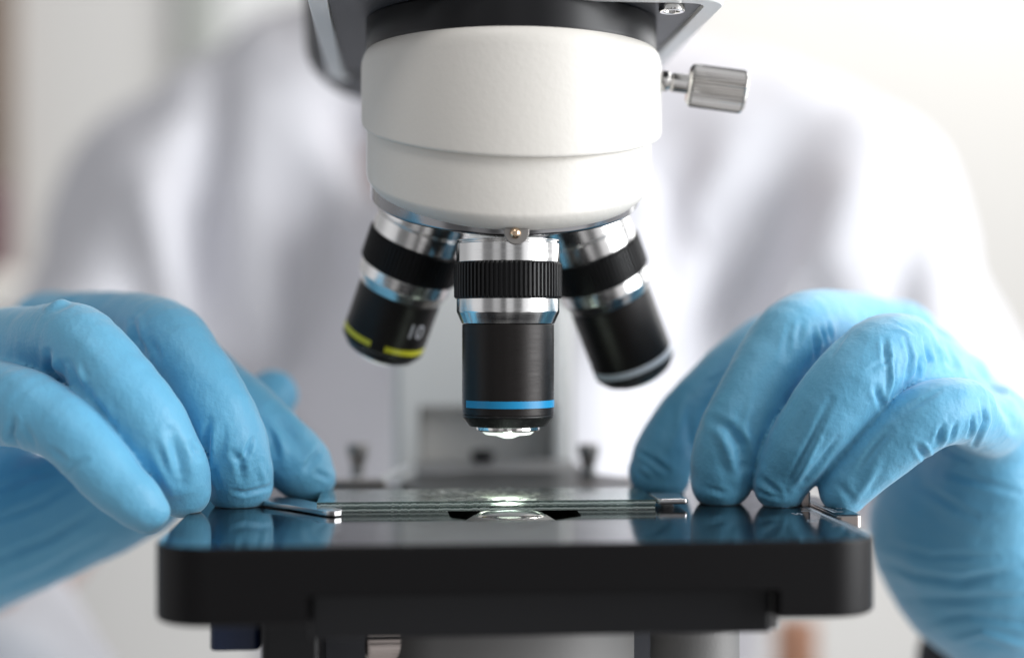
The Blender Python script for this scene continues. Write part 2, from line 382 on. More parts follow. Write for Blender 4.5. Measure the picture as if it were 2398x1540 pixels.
def normals_of(V, Q):
    n = np.zeros_like(V); fn = np.cross(V[Q[:, 2]] - V[Q[:, 0]], V[Q[:, 3]] - V[Q[:, 1]])
    for k in range(4): np.add.at(n, Q[:, k], fn)
    return n / (np.linalg.norm(n, axis=1)[:, None] + 1e-9)
def W(x, y, d, r=None):
    p = [(x - CX) / F0 * d, d - D0, (CY - y) / F0 * d]
    return p if r is None else p + [r / F0 * d]
def vnoise(V, sc_, seed):
    r = np.random.default_rng(seed); out = np.zeros(len(V))
    for _ in range(14):
        k = r.normal(size=3); k /= np.linalg.norm(k); out += np.sin(V @ (k * sc_ * r.uniform(.6, 1.5)) + r.uniform(0, 6.28))
    return out / 14 ** .5

# ------------------------------------------------------------------ the setting behind
def plain_box(name, x0, x1, y0, y1, z0, z1, m, parent=None, r=1, b=.5):
    return mesh_obj(name, *rbox(x0, x1, y0, y1, z0, z1, r, b), m, parent)
wall = mesh_obj('wall', [(-1600, 1700, -900), (1800, 1700, -900), (1800, 1700, 1200), (-1600, 1700, 1200),
                         (-1600, 1740, -900), (1800, 1740, -900), (1800, 1740, 1200), (-1600, 1740, 1200)],
                [(0, 1, 2, 3), (5, 4, 7, 6), (3, 2, 6, 7), (1, 5, 6, 2), (4, 0, 3, 7), (4, 5, 1, 0)], M['wall'], smooth=None)
tag(wall, kind='structure')
c = empty('wall_cupboard', (-.38, 1.64, .15)); tag(c, 'pale out-of-focus cupboard on the wall beyond the shoulder at left', 'cupboard')
def inC(o, root): o.location = -Vector(root.location); return o
inC(plain_box('frame', -443, -392, 1672, 1698, 150, 1200, M['panelg'], c), c)
inC(plain_box('door', -391, -200, 1674, 1698, 150, 1200, M['panel'], c), c)
c = empty('door_frame', (-.69, 1.62, -.9)); tag(c, 'dark brown upright frame blurred along the left edge of the background', 'door frame')
inC(plain_box('jamb', -800, -680, 1660, 1698, -900, 1200, M['wood'], c), c)
c = empty('maroon_box', (-.42, .92, -.25)); tag(c, 'dark maroon box, out of focus, behind the left shoulder', 'box')
inC(plain_box('box_body', -500, -432, 880, 960, 45, 125, M['maroon'], c, 4), c)
c = empty('jar', (-.42, .86, -.25)); tag(c, 'small round cream jar, out of focus, just under the maroon box', 'jar')
inC(mesh_obj('jar_body', *lathe([(0.1, 20), (22, 22), (26, 28), (27, 60), (22, 66), (.1, 68)], (-432, 900, -20), n=40), M['cream'], c), c)
V_, F_ = rbox(-560, -380, 800, 1000, -60, -1, 3, 1); 
c = empty('shelf', (-.45, .9, -.06)); tag(c, 'pale grey shelf at far left holding the maroon box and jar', 'shelf')
inC(mesh_obj('shelf_board', *rbox(-640, -402, 820, 1000, -1, 1, 1, .3), M['panel'], c), c)

# ------------------------------------------------------------------ the person
PR = Vector((0.02, 0.56, -0.55))
person = empty('person', PR); tag(person, 'person in a white lab coat and blue gloves, hands on the microscope stage', 'person')
def inP(o): o.location = -PR; return o
# body: torso, neck, head and arms, one continuous surface inside the clothes
fb = Field((-300, 90, -420), (320, 640, 420), 6.0)
b_ = fb.chain([(0, 520, -420, 100), (0, 525, -200, 105), (0, 520, 0, 108), (0, 515, 70, 90)], 25)
b_ = smin(b_, fb.chain([(-140, 520, 40, 30), (0, 520, 80, 42), (145, 520, 40, 30)], 25), 25)
b_ = smin(b_, fb.chain([(-10, 500, 100, 46), (-10, 480, 185, 48)], 25), 18)
b_ = smin(b_, fb.chain([(-5, 440, 290, 74), (-5, 425, 240, 62), (-3, 415, 205, 42)], 25), 16)   # skull and jaw
b_ = smin(b_, fb.chain([(-4, 366, 275, 9), (-4, 356, 255, 13)], 12), 8)                          # nose
b_ = smin(b_, fb.chain([(-80, 445, 268, 10), (-82, 440, 250, 8)], 10), 6); b_ = smin(b_, fb.chain([(72, 445, 268, 10), (74, 440, 250, 8)], 10), 6)
for sx_, el, wr in ((-1, (-245, 380, -130), (-190, 180, -95)), (1, (270, 380, -140), (195, 190, -125))):
    b_ = smin(b_, fb.chain([(sx_ * 150, 512, 34, 30), (*el, 22), (*wr, 18)], 25), 22)
V, Q = surface_nets(b_, fb.lo, fb.h)
inP(mesh_obj('body', V, Q, M['skin'], person, 180))
# lab coat
fc = Field((-340, 120, -420), (370, 660, 190), 5.0)
g = fc.chain([(0, 525, -460, 150), (0, 530, -250, 142), (0, 520, -60, 136), (0, 515, 30, 104)], 30)
g = smin(g, fc.chain([(-180, 505, 58, 74), (-104, 512, 126, 60), (0, 520, 134, 50)], 30), 30)
g = smin(g, fc.chain([(178, 505, 58, 72), (100, 512, 108, 58), (0, 520, 126, 50)], 30), 30)
g = smin(g, fc.chain([(-182, 500, 30, 70), (-282, 395, -118, 56), (-215, 245, -120, 42), (-170, 175, -135, 40)], 30), 30)
g = smin(g, fc.chain([(172, 500, 24, 68), (275, 385, -140, 54), (250, 270, -150, 44), (200, 190, -150, 40)], 30), 30)
g = smin(g, fc.chain([(-45, 405, 60, 22), (-20, 395, -60, 14), (-4, 392, -200, 12)], 20), 26)     # lapels and the button edge
g = smin(g, fc.chain([(55, 405, 60, 22), (30, 395, -60, 14), (12, 392, -200, 12)], 20), 26)
neck = fc.chain([(0, 470, 190, 66), (-14, 440, 108, 40), (-14, 420, 70, 14)], 20); g = np.maximum(g, -neck)
V, Q = surface_nets(g, fc.lo, fc.h); Nn = normals_of(V, Q)
amp = np.zeros(len(V))
def fold(x0, z0, x1, z1, wd, a):
    p = np.array([x0, z0], float); d = np.array([x1 - x0, z1 - z0], float); L2 = d @ d
    q = V[:, [0, 2]] - p; t = np.clip(q @ d / L2, 0, 1); dist = np.linalg.norm(q - t[:, None] * d, axis=1)
    return 1.6 * a * np.exp(-(dist / wd) ** 2) * np.sin(np.pi * np.clip(t, .04, .96))
for fd in ((-160, 150, -152, -80, 12, -24), (-140, 60, -128, -60, 13, 9), (-190, 90, -150, -40, 12, 11), (-195, 30, -170, -60, 9, -10), (-110, 120, -20, -60, 16, 10),
           (-95, 125, -60, 60, 14, -13), (-60, 60, 0, -80, 13, -10), (-30, 20, 10, -120, 11, 8), (150, 110, 95, -50, 15, -11), (120, 110, 70, -30, 12, 10),
           (185, 100, 130, -40, 15, 9), (215, 60, 170, -60, 10, -9), (160, 40, 150, -20, 9, -9), (90, 20, 60, -80, 12, -7), (240, -10, 230, -90, 9, -8)):
    amp += fold(*fd)
amp += 3.0 * vnoise(V * np.array([1.0, 1.0, .45]), .05, 3) + 1.0 * vnoise(V, .14, 4)
V = V + Nn * amp[:, None]
inP(mesh_obj('lab_coat', V, Q, M['coat'], person, 180))
# tan trousers / black cloth seen between the coat and the gloves
inP(mesh_obj('trousers', *rbox(127, 147, 372, 392, -330, -140, 9, 2), M['shirt'], person))
cfa = np.array(W(2335, 1570, 455)); cfb = np.array(W(2460, 1850, 475))
inP(mesh_obj('shirt_cuff', *lathe(rounded([(.1, -18), (20, -16), (24, -2), (25, 50), (.1, 52)], 8, 5), cfa, cfb - cfa, n=64), M['blackcloth'], person))

# ---- gloved hands
def glove(fingers, palm, strokes, webs, bbox_lo, bbox_hi, h, seed):
    fl = Field(bbox_lo, bbox_hi, h)
    pf = None
    for ch in palm:
        c_ = fl.chain([W(*q) for q in ch], 12); pf = c_ if pf is None else smin(pf, c_, 9.0)
    tot = pf; ids = list(fingers); Cs = {}
    for key in ids:
        P = [W(*q) for q in fingers[key]]; Cs[key] = catmull(P, 5)
        c_ = fl.chain(P, 7)
        k = webs.get(key, 3.0)
        near = c_ ; tot = smin(tot, near, .9) if k is None else np.minimum(smin(pf, near, k), smin(tot, near, .9))
    V, Q = keep_largest(*surface_nets(tot, fl.lo, h))
    for _ in range(2):                                  # relax the net a little
        acc = np.zeros_like(V); cnt = np.zeros(len(V))
        for a in range(4):
            b = (a + 1) % 4
            np.add.at(acc, Q[:, a], V[Q[:, b]]); np.add.at(acc, Q[:, b], V[Q[:, a]]); np.add.at(cnt, Q[:, a], 1); np.add.at(cnt, Q[:, b], 1)
        V = .5 * V + .5 * acc / cnt[:, None]
    Nn = normals_of(V, Q)
    own = np.array([poly_chain_dist(V, Cs[k]) for k in ids]); pd = np.full(len(V), 1e9)
    for ch in palm: pd = np.minimum(pd, poly_chain_dist(V, catmull([W(*q) for q in ch], 5)))
    own = np.vstack([own, pd + .4]); who = own.argmin(0)
    dep = V[:, 1] + D0; px = CX + V[:, 0] / dep * F0; py = CY - V[:, 2] / dep * F0
    view = V - np.array([0, -D0, 0]); view /= np.linalg.norm(view, axis=1)[:, None]; facing = np.clip(-(Nn * view).sum(1) * 3 + .3, 0, 1)
    disp = np.zeros(len(V)); names = ids + ['palm']
    for key, pts, wd, a in strokes:
        sel = np.where(who == names.index(key))[0] if key != '*' else np.arange(len(V))
        P = np.array(pts, float); X = np.stack([px[sel], py[sel]], 1); seg = np.linalg.norm(np.diff(P, axis=0), axis=1); tot_l = seg.sum(); run = 0
        bd = np.full(len(sel), 1e9); bt = np.zeros(len(sel))
        for i in range(len(P) - 1):
            d = P[i + 1] - P[i]; t = np.clip((X - P[i]) @ d / (d @ d), 0, 1); dist = np.linalg.norm(X - P[i] - t[:, None] * d, axis=1)
            u_ = dist < bd; bd[u_] = dist[u_]; bt[u_] = (run + t[u_] * seg[i]) / tot_l; run += seg[i]
        prof = np.exp(-(bd / wd) ** 2) - .38 * np.exp(-((bd - 2.0 * wd) / (wd * .9)) ** 2)   # groove with raised lips
        disp[sel] += (.7 if key == 'palm' else 1.05) * a * prof * np.sin(np.pi * np.clip(bt, .08, .92)) ** .7 * facing[sel]
    disp += .16 * vnoise(V, .33, seed) + .07 * vnoise(V, .9, seed + 1)
    pm = who == len(ids); disp[pm] += .5 * vnoise(V[pm] * np.array([.6, .6, 1.6]), .16, seed + 2)
    V = V + Nn * disp[:, None]
    # fingertips press flat on what they rest on
    on = (V[:, 0] > -71.5) & (V[:, 0] < 70) & (V[:, 1] > -55) & (V[:, 1] < 56)
    V[on, 2] = np.maximum(V[on, 2], -40.75)
    return V, Q

LH = {'index': [(720, 1116, 361, 66), (696, 1084, 360, 77), (646, 1040, 360, 80), (592, 984, 362, 80), (482, 886, 374, 77), (400, 812, 392, 74), (250, 780, 425, 80)],
      'middle': [(560, 1129, 345, 78), (555, 1085, 343, 82), (540, 1025, 341, 84), (507, 952, 341, 84), (450, 860, 345, 82), (392, 782, 354, 80), (280, 750, 378, 66), (120, 765, 410, 80)],
      'ring': [(430, 1145, 333, 66), (414, 1104, 331, 76), (392, 1062, 329, 80), (348, 985, 327, 86), (268, 888, 328, 88), (180, 795, 334, 84), (70, 795, 352, 78), (-60, 812, 382, 88)],
      'pinky': [(347, 1198, 320, 52), (318, 1170, 319, 63), (268, 1128, 319, 70), (202, 1052, 320, 76), (130, 990, 323, 84), (30, 948, 330, 96), (-120, 930, 355, 100)],
      'thumb': [(640, 922, 408, 58), (612, 950, 406, 68), (540, 1015, 402, 72), (420, 1085, 400, 84), (250, 1150, 402, 105)]}
LP = [[(150, 893, 337, 26), (110, 880, 342, 38), (50, 876, 350, 46)], [(95, 872, 350, 40), (0, 880, 362, 70), (-120, 1000, 385, 110)],
      [(230, 790, 428, 80), (60, 860, 420, 110), (-120, 1100, 425, 150), (-260, 1320, 440, 165)],
      [(120, 775, 410, 74), (0, 850, 408, 105), (-160, 1100, 415, 150)],
      [(-60, 815, 385, 84), (-130, 950, 392, 110), (-220, 1150, 410, 150)],
      [(-120, 925, 356, 84), (-200, 1050, 372, 110), (-260, 1200, 400, 150)],
      [(330, 1160, 402, 90), (200, 1190, 404, 130), (40, 1235, 408, 158), (-150, 1310, 420, 178), (-400, 1400, 445, 190)]]
LS = [('middle', [(311, 752), (318, 795), (345, 828)], 7, -.9), ('middle', [(352, 800), (372, 835)], 8, -.5), ('middle', [(330, 745), (338, 790)], 6, .3),
      ('middle', [(545, 1058), (562, 1080), (566, 1118)], 8, -.75), ('middle', [(592, 1028), (570, 1078)], 6, -.75), ('middle', [(489, 985), (480, 1090)], 8, -.8), ('middle', [(500, 1000), (497, 1090)], 7, .45),
      ('middle', [(630, 1139), (575, 1155), (545, 1150)], 5, -.6), ('middle', [(500, 1090), (512, 1140)], 5, -.4), ('middle', [(528, 1000), (522, 1080)], 6, -.3), ('middle', [(610, 1090), (618, 1130)], 6, .4),
      ('ring', [(402, 1010), (418, 1070), (428, 1130)], 13, -.95), ('ring', [(446, 1040), (465, 1070)], 7, -.6), ('ring', [(350, 1050), (385, 1120), (405, 1160)], 8, .45), ('ring', [(372, 1040), (392, 1100)], 6, -.3),
      ('ring', [(112, 825), (117, 872), (150, 908)], 8, -.9), ('ring', [(126, 830), (134, 870)], 6, .5), ('ring', [(158, 850), (176, 895), (207, 930)], 9, -.7), ('ring', [(205, 905), (225, 950), (245, 985)], 8, -.6),
      ('ring', [(183, 860), (196, 890)], 6, .5), ('ring', [(232, 940), (256, 985)], 7, -.5), ('ring', [(270, 990), (262, 1040)], 7, -.6), ('ring', [(140, 850), (158, 890)], 5, -.4),
      ('index', [(640, 962), (685, 1025), (706, 1056)], 13, -.9), ('index', [(750, 1052), (720, 1094)], 8, -.8), ('index', [(655, 1020), (668, 1090)], 9, .4), ('index', [(625, 990), (650, 1060)], 8, -.5), ('index', [(740, 1105), (770, 1120)], 6, -.4),
      ('pinky', [(32, 985), (22, 1020), (42, 1050)], 7, -1.0), ('pinky', [(158, 1108), (175, 1085), (200, 1075)], 8, -.45), ('pinky', [(120, 1050), (160, 1080)], 6, -.4), ('pinky', [(60, 1000), (80, 1040)], 6, -.4),
      ('palm', [(-20, 1312), (117, 1262), (215, 1200)], 9, -1.6), ('palm', [(-20, 1150), (60, 1115), (130, 1100)], 8, -1.2), ('palm', [(-20, 1220), (90, 1180), (170, 1130)], 8, -.9), ('palm', [(-10, 1380), (120, 1330), (240, 1260)], 10, -1.1),
      ('palm', [(-20, 735), (20, 705), (50, 690)], 7, 1.1), ('*', [(110, 722), (150, 705), (185, 690)], 6, .9)]
V, Q = glove(LH, LP, LS, {'thumb': 9, 'index': 5, 'middle': 5, 'ring': 5, 'pinky': 5}, (-178, -42, -100), (-37, 122, 26), .62, 11)
gl = inP(mesh_obj('glove', V, Q, M['glove'], person, 180)); gl['label'] = 'blue nitrile glove gripping the left side of the stage'

RH = {'index': [(1545, 1106, 372, 72), (1562, 1058, 371, 74), (1600, 1002, 372, 78), (1650, 940, 374, 78), (1732, 862, 380, 76), (1840, 790, 392, 72), (2010, 785, 412, 80)],
      'middle': [(1690, 1124, 350, 73), (1696, 1078, 349, 78), (1715, 1020, 348, 80), (1750, 952, 349, 82), (1810, 850, 353, 86), (1872, 774, 360, 88), (1985, 755, 384, 72), (2105, 790, 402, 78)],
      'ring': [(1828, 1135, 345, 64), (1848, 1090, 344, 76), (1886, 1036, 341, 84), (1940, 962, 339, 92), (2010, 880, 339, 95), (2085, 820, 346, 90), (2160, 850, 366, 82), (2235, 910, 386, 80)],
      'pinky': [(1976, 1145, 341, 60), (2002, 1110, 340, 70), (2052, 1064, 338, 75), (2112, 1016, 336, 79), (2180, 974, 336, 80), (2240, 962, 341, 79), (2300, 985, 356, 78), (2330, 1000, 374, 80)]}
RP = [[(2120, 903, 344, 26), (2145, 898, 348, 38), (2215, 905, 358, 44)], [(2190, 905, 362, 38), (2270, 950, 372, 60), (2310, 1080, 385, 110)],
      [(2000, 770, 414, 74), (2110, 860, 418, 105), (2200, 1050, 420, 150), (2290, 1280, 428, 175)],
      [(2100, 785, 404, 74), (2190, 880, 408, 95), (2270, 1080, 412, 140)],
      [(2230, 905, 388, 82), (2290, 1000, 394, 90), (2320, 1130, 405, 130)],
      [(2325, 1000, 374, 74), (2322, 1085, 378, 96), (2310, 1200, 388, 150), (2350, 1340, 398, 170)],
      [(2190, 1120, 402, 120), (2230, 1230, 402, 180), (2325, 1370, 410, 196), (2500, 1540, 425, 188), (2700, 1800, 450, 190)],
      [(2120, 1230, 410, 70), (2185, 1320, 412, 98), (2300, 1400, 420, 112)]]
RS = [('middle', [(1905, 770), (1911, 838)], 5, -.8), ('middle', [(1923, 768), (1932, 802)], 5, -.7), ('middle', [(1938, 760), (1944, 793)], 5, -.7), ('middle', [(1877, 756), (1866, 805)], 7, -.5), ('middle', [(1913, 775), (1920, 815)], 4, .4), ('middle', [(1850, 770), (1838, 840)], 8, -.35),
      ('middle', [(1672, 985), (1708, 1004), (1738, 1045), (1743, 1088)], 11, -1.2), ('middle', [(1680, 1010), (1706, 1057), (1722, 1120)], 11, .7), ('middle', [(1760, 930), (1745, 990), (1750, 1050)], 9, .4), ('middle', [(1650, 1140), (1700, 1155)], 6, -.3),
      ('index', [(1517, 1068), (1560, 1100)], 7, -.8), ('index', [(1500, 1092), (1526, 1115)], 6, .6), ('index', [(1600, 935), (1592, 1000), (1570, 1050)], 11, .5), ('index', [(1610, 960), (1620, 1060)], 10, -.4), ('index', [(1500, 1060), (1522, 1075)], 5, -.6), ('index', [(1690, 880), (1650, 900)], 6, -.3),
      ('ring', [(1945, 935), (1905, 1020), (1853, 1120)], 7, -.55), ('ring', [(1920, 1030), (1880, 1100), (1855, 1145)], 8, .6), ('ring', [(1962, 1025), (1920, 1084), (1885, 1126)], 6, -.6), ('ring', [(1784, 1120), (1824, 1156)], 7, -.7), ('ring', [(1772, 1150), (1830, 1168)], 5, -.4), ('ring', [(1890, 950), (1850, 1040)], 8, -.35),
      ('ring', [(2072, 795), (2075, 848)], 6, -.8), ('ring', [(2086, 826), (2086, 899), (2074, 938)], 4, .9), ('ring', [(2120, 795), (2133, 838), (2118, 900)], 5, -.9), ('ring', [(2163, 795), (2178, 848), (2166, 886)], 5, -.9), ('ring', [(2152, 840), (2146, 880)], 4, -.7),
      ('ring', [(2205, 800), (2220, 852)], 5, -.9), ('ring', [(2052, 908), (2064, 950)], 7, -.9), ('ring', [(2030, 870), (2060, 850), (2090, 845)], 5, -.35), ('ring', [(1990, 760), (1950, 830)], 6, -.35), ('ring', [(2100, 770), (2140, 790)], 5, .4),
      ('pinky', [(2208, 995), (2190, 1038)], 5, -.8), ('pinky', [(2222, 1000), (2206, 1045)], 5, .7), ('pinky', [(2148, 1042), (2172, 1080)], 6, -.9), ('pinky', [(2166, 1036), (2182, 1062)], 4, .6), ('pinky', [(2276, 975), (2276, 1000), (2268, 1020)], 4, -.8), ('pinky', [(2297, 935), (2307, 984), (2282, 1042)], 5, -1.0), ('pinky', [(2238, 990), (2228, 1030)], 4, -.6),
      ('pinky', [(2084, 1005), (2040, 1060), (2002, 1115)], 8, -.65), ('pinky', [(2060, 1080), (2030, 1130), (2005, 1165)], 8, .5), ('pinky', [(2120, 960), (2200, 915)], 6, -.4), ('pinky', [(1960, 1130), (1995, 1165)], 7, -.4),
      ('*', [(2150, 722), (2190, 765), (2222, 815), (2232, 855)], 10, -1.3), ('*', [(2272, 838), (2340, 915), (2376, 1000)], 12, -1.3),
      ('palm', [(2215, 1052), (2260, 1066), (2320, 1070), (2367, 1048), (2390, 990)], 8, -1.6), ('palm', [(2056, 1311), (2140, 1345), (2250, 1360), (2398, 1329)], 10, -1.5), ('palm', [(2090, 1400), (2200, 1405), (2398, 1395)], 9, -1.0),
      ('palm', [(2156, 1135), (2285, 1206)], 9, -.8), ('palm', [(2200, 1100), (2380, 1150)], 8, -.7), ('palm', [(2060, 1270), (2180, 1300), (2330, 1300)], 8, -.7), ('palm', [(2150, 1460), (2260, 1440), (2398, 1460)], 8, -1.0), ('palm', [(2230, 1500), (2300, 1480), (2398, 1510)], 7, 1.0)]
V, Q = glove(RH, RP, RS, {'index': 5, 'middle': 5, 'ring': 5, 'pinky': 5}, (25, -34, -115), (192, 122, 26), .62, 23)
gl = inP(mesh_obj('glove', V, Q, M['glove'], person, 180)); gl['label'] = 'blue nitrile glove with bunched knuckles at the right of the stage'

# ------------------------------------------------------------------ the microscope
YAW = math.radians(4.4); ZB = .15
mic = empty('microscope', (-.0009, 0, -ZB), YAW)
tag(mic, 'white and black laboratory microscope with three objectives over a glossy black stage', 'microscope')
def part(name, vf, m, parent=None, smooth=35):
    o = mesh_obj(name, vf[0], vf[1], m, parent or mic, smooth)
    if parent is None: o.location = (0, 0, ZB)
    return fix_normals(o)
Yc = 18.0
# head underside and casing
hz = 72.0
out_ = lambda i, z: [(p[0], p[1], z) for p in rrect(-44.8 + i, 47.6 - i, -16.5 + i, 99 - i, 8 - i * .8, 10)]
head = part('head_casting', stack([out_(4.4, hz + 2.2), out_(4.2, hz + .1), out_(4.0, hz), out_(.35, hz), out_(0, hz + .4), out_(0, 120), out_(4, 126)]), M['alu'])
pan = part('underside_panel', stack([out_(4.5, hz + .9), out_(4.5, hz + 2.0), out_(5, hz + 2.1)]), M['dull'], head)
def disc_head(c_, r, h): return lathe(rounded([(.01, 0), (r, 0), (r, h), (r * .6, h), (r * .55, h * .6), (.01, h * .6)], .25), c_, (0, 0, -1), 40)
part('screw', disc_head((36.0, -9.0, hz + .9), 2.9, 2.2), M['nickel'], head)
part('screw', disc_head((36.0, 88.0, hz + .9), 2.9, 2.2), M['nickel'], head)
part('arm_neck', lathe(rounded([(.1, 0), (40, 0), (48, 8), (49, 30), (46, 50), (.1, 50)], 6, 6), (-4.3, 112, 71.5), n=72), M['dull'])
# dovetail collar
part('collar', lathe(rounded([(30, 0), (34.5, 0), (34.7, .8), (34.7, 7.5), (34.0, 8), (30, 8)], .3), (2.1, Yc, 65.2), n=128), M['blackpaint'])
# white drum: upper housing cut by a slanting plane, lower skirt cut parallel to the turret
R1, R2 = 35.8, 33.9; NA = 160
def drum(R, prof_top, zb, ch, flat=0):
    loops = []
    for (dr, z) in prof_top: loops.append([(math.sin(t) * (R + dr), Yc - math.cos(t) * (R + dr), z) for t in np.linspace(0, 2 * math.pi, NA, endpoint=False)])
    for (dr, dz) in ch:
        lp = []
        for t in np.linspace(0, 2 * math.pi, NA, endpoint=False):
            x_, y_ = math.sin(t) * (R + dr), Yc - math.cos(t) * (R + dr)
            lp.append((x_, y_, zb(x_, y_, R) + dz))
        loops.append(lp)
    return loops
zb1 = lambda x_, y_, R: 48.2 + (y_ - Yc) * .318 - x_ * .012
XC1, XC2, XC3 = 2.1, 1.5, .6
l1 = drum(R1, [(-6, 66.4), (-2.6, 66.4), (-1.5, 65.9), (-.6, 64.7), (-.15, 63.2), (0, 61.5)], zb1, [(0, 1.0), (-.08, .5), (-.35, .12), (-.9, 0), (-3.0, .35)])
l1 = [[(q[0] + XC1, q[1], q[2]) for q in lp] for lp in l1]
housing = part('nosepiece_housing', stack(l1, False), M['enamel'], smooth=60)
zb2 = lambda x_, y_, R: 32.5 + (y_ - Yc) * math.tan(math.radians(20.3))
l2 = drum(R2, [(-2, 52.5), (0, 52)], zb2, [(0, 5.0), (-.25, 4.0), (-1.3, 2.3), (-3.4, .5), (-4.4, .05), (-5.4, 0), (-8, .3)])
l2 = [[(q[0] + XC2, q[1], q[2]) for q in lp] for lp in l2]
part('nosepiece_skirt', stack(l2, False), M['enamel'], smooth=60)
# thumb screw
ta = (math.cos(math.radians(8)), -.10, -math.sin(math.radians(8)))
tx = (R1 + 1.6, Yc - 5.5, 58.9)
fl = lambda n_, a_: (lambda i, t: a_ * (abs(((t * n_ / (2 * math.pi)) % 1) - .5) * 2 - .5))
ts = part('thumb_screw', lathe(rounded([(.1, 0), (2.5, 0), (2.5, 1.6), (2.0, 2.0), (2.0, 2.5), (2.35, 2.8), (2.35, 7.2), (.1, 7.3)], .15), tx, ta, 48), M['nickel'])
kp = [(.1, 6.4), (3.9, 6.4), (4.7, 7.0), (4.9, 7.6), (4.9, 19.2), (4.75, 19.8), (4.2, 20.3), (.1, 20.4)]
part('knurled_knob', lathe(kp, tx, ta, 440, mod=lambda i, t: (fl(40, .42)(i, t) if 2 < i < 5 else fl(40, .25)(i, t) if i in (2, 5) else 0)), M['nickel'], ts, 25)
# turret: tilted disc and shallow cone under it
al = math.radians(20.3); A = np.array([0, math.sin(al), -math.cos(al)]); C0 = np.array([XC3, Yc, 33.3])
turret = part('turret', lathe(rounded([(22, -3), (31.6, -3), (32.0, -2.6), (32.0, 1.6), (31.4, 2.1), (30.2, 2.3), (10, 9.8), (.1, 10.2)], .3), C0, A, 160), M['turretm'])
cv, cf_ = lathe(rounded([(.1, 0), (2.75, 0), (2.75, .8), (.1, .8)], .15), (.9, -12.4, 21.3), (0, -1, -.05), 40)
part('click_stop', ([(q[0], q[1], min(q[2], 21.9)) for q in cv], cf_), M['washer'])
part('detent_ball', lathe([(1.25 * math.sin(t), -1.25 * math.cos(t)) for t in np.linspace(.01, math.pi - .01, 12)], (.6, -13.4, 20.9), (0, 0, 1), 24), M['brass'])

def objective(o, ax, blen, band, gap, top_ext=0, lens=True, text=None, label=None):
    """o: point on the axis level with the middle of the lower silver ring (h=0), +h towards the specimen"""
    def P(name, prof, m, par, n=96, sm=35, **k): return part(name, lathe(prof, o, ax, n, **k), m, par, sm)
    u, v, a = frame(ax)
    front = np.array([0, -1, 0.]); phi = math.atan2(front @ v, front @ u)
    e = blen
    main = P('objective', rounded([(9, 4.35), (10.45, 4.4), (10.45, e - 2.7), (10.2, e - 2.65)], .15), M['barrel'], None, 128)
    if label: main['label'] = label
    P('mounting_ring', rounded([(9, -18 - top_ext), (11.75, -18 - top_ext), (11.75, -14.4), (11.3, -14.2), (11.3, -14.0), (11.75, -13.8), (11.75, -9.6), (11, -9.5)], .12), M['chrome'], main)
    def flute(i, t):
        q = (t * 72 / (2 * math.pi)) % 1
        return (.0 if q < .38 else -.48 if q > .5 and q < .88 else -.24) if 2 <= i <= 3 else 0
    P('grip_ring', [(11.2, -9.6), (12.0, -9.55), (12.3, -9.1), (12.3, -1.9), (12.0, -1.45), (11.2, -1.4)], M['grip'], main, 864, 28, mod=flute)
    P('lower_ring', rounded([(11, -1.45), (11.7, -1.4), (11.7, 1.55), (11.65, 1.75), (10.55, 4.25), (10, 4.35)], .12), M['chrome'], main)
    P('nose_cone', rounded([(10.3, e - 2.65), (10.42, e - 2.6), (10.42, e - 2.2), (8.75, e), (6, e + .05)], .2), M['taper'], main)
    b0, b1 = band; nd = 90
    g0 = phi + math.radians(gap[0]); g1 = phi + math.radians(gap[1])
    V1, F1 = lathe([(10.40, b0), (10.52, b0 + .02), (10.52, b1 - .02), (10.40, b1)], o, ax, nd, a0=g0, a1=g1)
    cb = part('colour_band', (V1, F1), M[gap[2]], main)
    if len(gap) > 3:
        V1, F1 = lathe([(10.40, b0), (10.52, b0 + .02), (10.52, b1 - .02), (10.40, b1)], o, ax, 40, a0=phi + math.radians(gap[3]), a1=phi + math.radians(gap[4]))
        part('colour_band', (V1, F1), M[gap[2]], main)
    P('lens_mount', rounded([(5, e), (7.2, e + .02), (7.2, e + .85), (6.6, e + 1.15), (5.6, e + 1.2)], .1), M['nickel'], main)
    if lens:
        P('front_lens', rounded([(6.15, e + 1.05), (6.0, e + 1.25), (5.2, e + 1.95), (3.0, e + 2.1), (1.6, e + 2.65), (.9, e + 2.85), (.01, e + 2.9)], .2), M['lensglass'], main, 64, 60)
    if text:
        s_, ang, hh, size = text
        cu = bpy.data.curves.new('t', 'FONT'); cu.body = s_; cu.size = 1; cu.align_x = 'CENTER'; cu.align_y = 'CENTER'; cu.extrude = 0; cu.offset = .008
        to = bpy.data.objects.new('t', cu); col.objects.link(to); bpy.context.view_layer.update()
        me = bpy.data.meshes.new_from_object(to.evaluated_get(bpy.context.evaluated_depsgraph_get())); bpy.data.objects.remove(to)
        bm = bmesh.new(); bm.from_mesh(me); bmesh.ops.triangulate(bm, faces=bm.faces)
        for _ in range(3): bmesh.ops.subdivide_edges(bm, edges=[e_ for e_ in bm.edges if e_.calc_length() > .12], cuts=1)
        bmesh.ops.triangulate(bm, faces=bm.faces)
        Vt = []
        for q in bm.verts:
            t = phi + sgn * math.radians(ang) + sgn * q.co.x * size / 10.5
            Vt.append(np.array(o) + u * math.cos(t) * 10.52 + v * math.sin(t) * 10.52 + a * (hh - q.co.y * size))
        bm.verts.index_update(); part('magnification_mark', (Vt, [[q.index for q in f_.verts] for f_ in bm.faces]), M['pale_ink'], main, None); bm.free()
    return main
